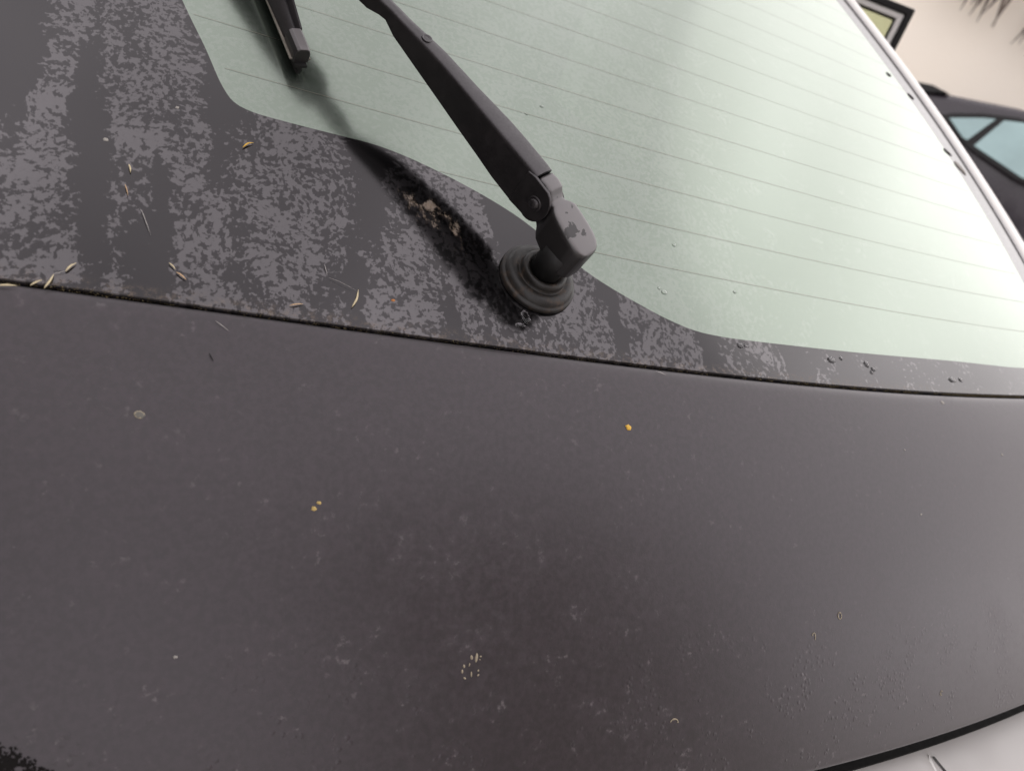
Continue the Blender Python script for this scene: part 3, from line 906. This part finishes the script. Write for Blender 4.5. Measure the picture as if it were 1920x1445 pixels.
# water drops
WD = 'water drops on the glass'
dr = [(.1468, -.0322, .0028, .0020, 'water drop on the dark border nearest the wiper, under the green glass'), (.1520, -.0318, .0016, .0013, 'small satellite drop right of the first border drop'), (.2330, -.0355, .0042, .0026, 'largest dark water drop on the border below the green window'),
      (.2450, -.0330, .0018, .0016, 'tiny drop just right of the largest border drop'), (.2720, -.0352, .0026, .0030, 'upper drop of the cluster right of the largest border drop'), (.2780, -.0390, .0030, .0018, 'middle drop of the cluster right of the largest border drop'), (.2740, -.0420, .0018, .0016, 'lowest drop of the cluster right of the largest border drop'),
      (.3773, -.0394, .0050, .0024, 'long bright drop on the border in the glare at right'), (.3900, -.0385, .0026, .0020, 'small bright drop right of the long one in the glare'), (.0952, .0032, .0022, .0018, 'clear drop on the green glass right of the wiper head'), (.0920, .0060, .0012, .0012, 'tiny drop above the clear one right of the wiper head'),
      (-.0133, -.0273, .0030, .0048, 'wet drip hanging below the wiper grommet'), (-.0180, -.0330, .0034, .0016, 'flat wet smear under the drip of the grommet'), (.0382, .1514, .0016, .0012, 'little drop on the green glass right of the arm'), (.0235, .1400, .0012, .0010, 'tiny drop left of the little one beside the arm'), (.118, .045, .0016, .0014, 'round drop on the green glass beside the second heating wire'), (.160, .012, .0014, .0012, 'faint drop low on the green glass')]
for i, (a, b, ra, rb, lb) in enumerate(dr):
    blob('water_drop', 'g', a, b, ra, rb, min(ra, rb) * .32, M['water'], lb, 'water drop', WD, .14, 22, 40 + i)

# leaf scraps caught on the right side of the window
for i, (a, b, r, e, lb) in enumerate(((.614, .279, .006, .0026, 'dark leaf scrap caught at the window\'s right side, lowest of three'), (.599, .360, .005, .0016, 'thin dark scrap by the trim, middle of three'), (.571, .384, .004, .0009, 'short dark stalk scrap on the glass, highest of three'))):
    blob('leaf_scrap', 'g', a, b, r, e, .0012, M['grommet'], lb, 'leaf scrap', 'leaf scraps by the trim', .35, 12, 70 + i, -.6)
blob('feather_scrap', 'g', .625, .259, .010, .004, .0015, M['white'], 'whitish scrap below the dark leaf scrap at the trim', 'scrap', None, .3, 12, 75, -.9)

# ------------------------------------------------------------------ background
def ground_mat():
    t = NT('pale_concrete'); c = t.obj(); n = t.noise(c, 3, 6, .6); f = t.noise(c, 60, 5, .6)
    t.set(base=t.mix(n, (.40, .375, .34), (.50, .47, .43)), rough=.9, normal=t.bump(f, .3, .005)); return t.m
V = [(-60, -60, 0), (60, -60, 0), (60, 60, 0), (-60, 60, 0)]
tag(mesh('ground', V, [(0, 1, 2, 3)], ground_mat(), smooth=False), kind='structure')

def wall_mat():
    t = NT('cream_render_wall'); c = t.obj(); n = t.noise(c, 1.3, 5, .6); f = t.noise(c, 45, 5, .65)
    t.set(base=t.mix(n, (.96, .88, .75), (.98, .92, .82)), rough=.85, normal=t.bump(f, .35, .006)); return t.m
wd = Vector((.80, .60, 0)); wr = Vector((.60, -.80, 0))
wc = Vector((CAM.x, CAM.y, 0)) + wd * 6.4
V = []
for a in (0, .25):
    for (r, z) in ((-7, 0), (7, 0), (7, 2.6), (-7, 2.6)):
        V.append(wd * a + wr * r + Vector((0, 0, z)))
w = bevel(mesh('garden_wall', V, [(0, 1, 2, 3), (7, 6, 5, 4), (0, 4, 5, 1), (1, 5, 6, 2), (2, 6, 7, 3), (3, 7, 4, 0)], wall_mat(), smooth=False), .02)
w.location = wc
tag(w, 'bright cream rendered wall behind the parked car', 'wall')

# unseen wall added along the car's left side: it keeps the light off the wiper's flank
V = []
for a in (0, -.3):
    for (y, z) in ((-2.2, 0), (1.8, 0), (1.8, 3.3), (-2.2, 3.3)):
        V.append((a, y, z))
hw = bevel(mesh('added_shade_wall', V, [(0, 1, 2, 3), (7, 6, 5, 4), (0, 4, 5, 1), (1, 5, 6, 2), (2, 6, 7, 3), (3, 7, 4, 0)], simple('shade_wall_render', (.055, .045, .04), .9, .2, .3, 6), smooth=False), .02)
hw.location = (-1.9, 0, 0)
tag(hw, 'dark brown house wall along the car\'s left side, outside the picture', 'wall')

# unseen barn, added behind the car to darken the tailgate's reflection
sh = empty('added_barn', (1.75, -4.0, 0))
tag(sh, 'added barn that darkens the tailgate reflection, behind the car, outside the picture', 'barn')
bpy.context.view_layer.update()
dkw = simple('added_barn_timber', (.34, .29, .26), .85, .2, .35, 5)
def boxm(name, x0, x1, y0, y1, z0, z1, mat, par):
    V = [(x, y, z) for z in (z0, z1) for x, y in ((x0, y0), (x1, y0), (x1, y1), (x0, y1))]
    return bevel(mesh(name, V, [(0, 1, 2, 3), (4, 5, 6, 7), (0, 1, 5, 4), (1, 2, 6, 5), (2, 3, 7, 6), (3, 0, 4, 7)], mat, par, smooth=False), .01, 2)
for k in range(14): boxm('board', .45 + .19 * k, .632 + .19 * k, -3.42, -3.38, .05, 4.6, dkw, sh)
boxm('added_barn_body', .45, 3.1, -5.0, -3.425, 0, 4.6, dkw, sh)
V = [(x, y, z) for x in (.3, 3.25) for y, z in ((-5.15, 4.55), (-3.2, 4.55), (-4.2, 5.7))]
mesh('added_barn_roof', V, [(0, 1, 2), (3, 5, 4), (0, 3, 4, 1), (1, 4, 5, 2), (2, 5, 3, 0)], dkw, sh, smooth=False)

# dry fronds hanging down in front of the wall
fr = empty('hanging_plant', wc + wr * .15 - wd * .12 + Vector((0, 0, 2.55)))
tag(fr, 'dark dry fronds hanging down the cream wall at the top right corner', 'plant')
bpy.context.view_layer.update()
M['frond'] = simple('dry_frond', (.16, .13, .11), .8, .2, .4, 20)
rg = random.Random(21)
for i in range(46):
    r = rg.uniform(-.55, 1.1)
    zend = 1.70 + .10 * rg.random() - .18 * max(0, r) + .10 * abs(r - .3) 
    p0 = wc + wr * (r + rg.uniform(-.15, .15)) - wd * rg.uniform(.05, .28) + Vector((0, 0, 2.62))
    p1 = wc + wr * (r + rg.uniform(-.12, .12)) - wd * rg.uniform(.06, .36) + Vector((0, 0, zend))
    side = (wr + wd * rg.uniform(-.5, .5)).normalized()
    V = []; n = 8
    bow_ = rg.uniform(.03, .14)
    for k in range(n):
        t = k / (n - 1)
        p = p0.lerp(p1, t) - wd * bow_ * math.sin(math.pi * t)
        wdt = .022 * math.sin(math.pi * (.12 + .87 * t)) ** .9 + .0006
        V += [p - side * wdt, p + wd * wdt * .35, p + side * wdt]
    Fc = []
    for k in range(n - 1):
        b = 3 * k
        Fc += [(b, b + 3, b + 4, b + 1), (b + 1, b + 4, b + 5, b + 2)]
    mesh('frond', V, Fc, M['frond'], fr)

# parked car
pc = empty('parked_car', (CAM.x + 4.5 * math.sin(R(50.6)), CAM.y + 4.5 * math.cos(R(50.6)), 0))
tag(pc, 'dark purple grey parked car before the cream wall at the right edge', 'car')
bpy.context.view_layer.update()
cf = Vector((.59, -.807, 0)).normalized(); cs = Vector((-cf.y, cf.x, 0))      # cs points away from us
if cs.dot(wd) < 0: cs = -cs
pb = Vector(pc.location)
def Q(x, s, z): return pb + cf * x + cs * s + Vector((0, 0, z))
def tumble(z): return 0 if z < .95 else .38 * (z - .95)
M['carpaint'] = simple('dark_plum_paint', (.032, .027, .033), .28, .55, .08, 10, 0, 0)
M['carglass'] = simple('teal_car_glass', (.24, .34, .34), .06, 1.0, .35, 3, .45, 0)
M['chrome'] = simple('dull_alloy', (.45, .45, .46), .35, .5, .1, 20, .9)
topz = [(-.10, .62), (-.12, .95), (-.06, 1.18), (-.01, 1.285), (.15, 1.315), (.45, 1.372), (.9, 1.42), (1.5, 1.435), (2.1, 1.41), (2.55, 1.27), (3.0, 1.02), (3.5, .93), (4.0, .80), (4.12, .60), (4.08, .34), (3.75, .26), (.35, .26), (.0, .34)]
W = 1.68
loopL = [Q(x, tumble(z), z) for x, z in topz]
mid = [[Q(x, W * f if False else tumble(z) + (W - 2 * tumble(z)) * f, z + (.02 * math.sin(math.pi * f) if z > .9 else 0)) for x, z in topz] for f in (.0, .04, .5, .96, 1.)]
# pull the first and last ring inwards a little for rounded shoulders
cx = sum(x for x, z in topz) / len(topz)
def inset(f, d): return [Q(x + (cx - x) * d, tumble(z) + (W - 2 * tumble(z)) * f, z + (.85 - z) * d * 1.6) for x, z in topz]
rings = [inset(-.0, .035), inset(.012, .010), inset(.05, 0), inset(.5, -.006), inset(.95, 0), inset(.988, .010), inset(1.0, .035)]
V, Fc = loft(rings)
body = mesh('body', V, Fc, M['carpaint'], pc)
body.modifiers.new('es', 'EDGE_SPLIT').split_angle = R(60)
def side_poly(name, pts, off, mat, parent, th=.02):
    n = len(pts)
    V = [Q(x, tumble(z) - off, z) for x, z in pts] + [Q(x, tumble(z) - off + th, z) for x, z in pts]
    Fc = [tuple(range(n)), tuple(range(2 * n - 1, n - 1, -1))] + [(i, (i + 1) % n, (i + 1) % n + n, i + n) for i in range(n)]
    return mesh(name, V, Fc, mat, parent, smooth=False)
fr_ = [(.14, 1.205), (.20, 1.245), (.32, 1.295), (.47, 1.335), (.9, 1.372), (1.5, 1.388), (2.05, 1.365), (2.42, 1.24), (2.72, 1.075), (1.5, 1.085), (.60, 1.095), (.36, 1.135)]
sf = side_poly('window_surround', fr_, .006, M['rubber'], body)
side_poly('side_window', [(.20, 1.222), (.33, 1.277), (.385, 1.295), (.325, 1.165), (.30, 1.168)], .010, M['carglass'], body)
side_poly('side_window', [(.42, 1.303), (.50, 1.325), (.9, 1.357), (1.18, 1.367), (1.22, 1.10), (.62, 1.112), (.365, 1.155)], .010, M['carglass'], body)
side_poly('side_window', [(1.24, 1.367), (1.5, 1.372), (2.03, 1.35), (2.38, 1.23), (2.62, 1.09), (1.28, 1.10)], .010, M['carglass'], body)
side_poly('door_line', [(.95, .35), (.955, .35), (1.225, 1.085), (1.22, 1.085)], .002, M['rubber'], body)
bevel(side_poly('roof_spoiler', [(-.14, 1.262), (-.02, 1.262), (.14, 1.318), (.05, 1.325), (-.10, 1.298)], .0, M['rubber'], body, .2), .008)
for x in (.72, 3.28):
    def wf(r, a, h, x=x): return Q(x + r * math.cos(a), -.012 - h, .315 + r * math.sin(a))
    wh = disc('wheel', wf, [(.20, -.18), (.30, -.18), (.315, -.15), (.315, -.02), (.30, .0), (.22, .004)], M['rubber'], pc, 36)
    disc('rim', wf, [(.219, -.02), (.215, .0045), (.19, .0), (.17, -.03), (.06, -.02), (.05, .0), (.001, .0)], M['chrome'], wh, 20)

bpy.context.view_layer.update()
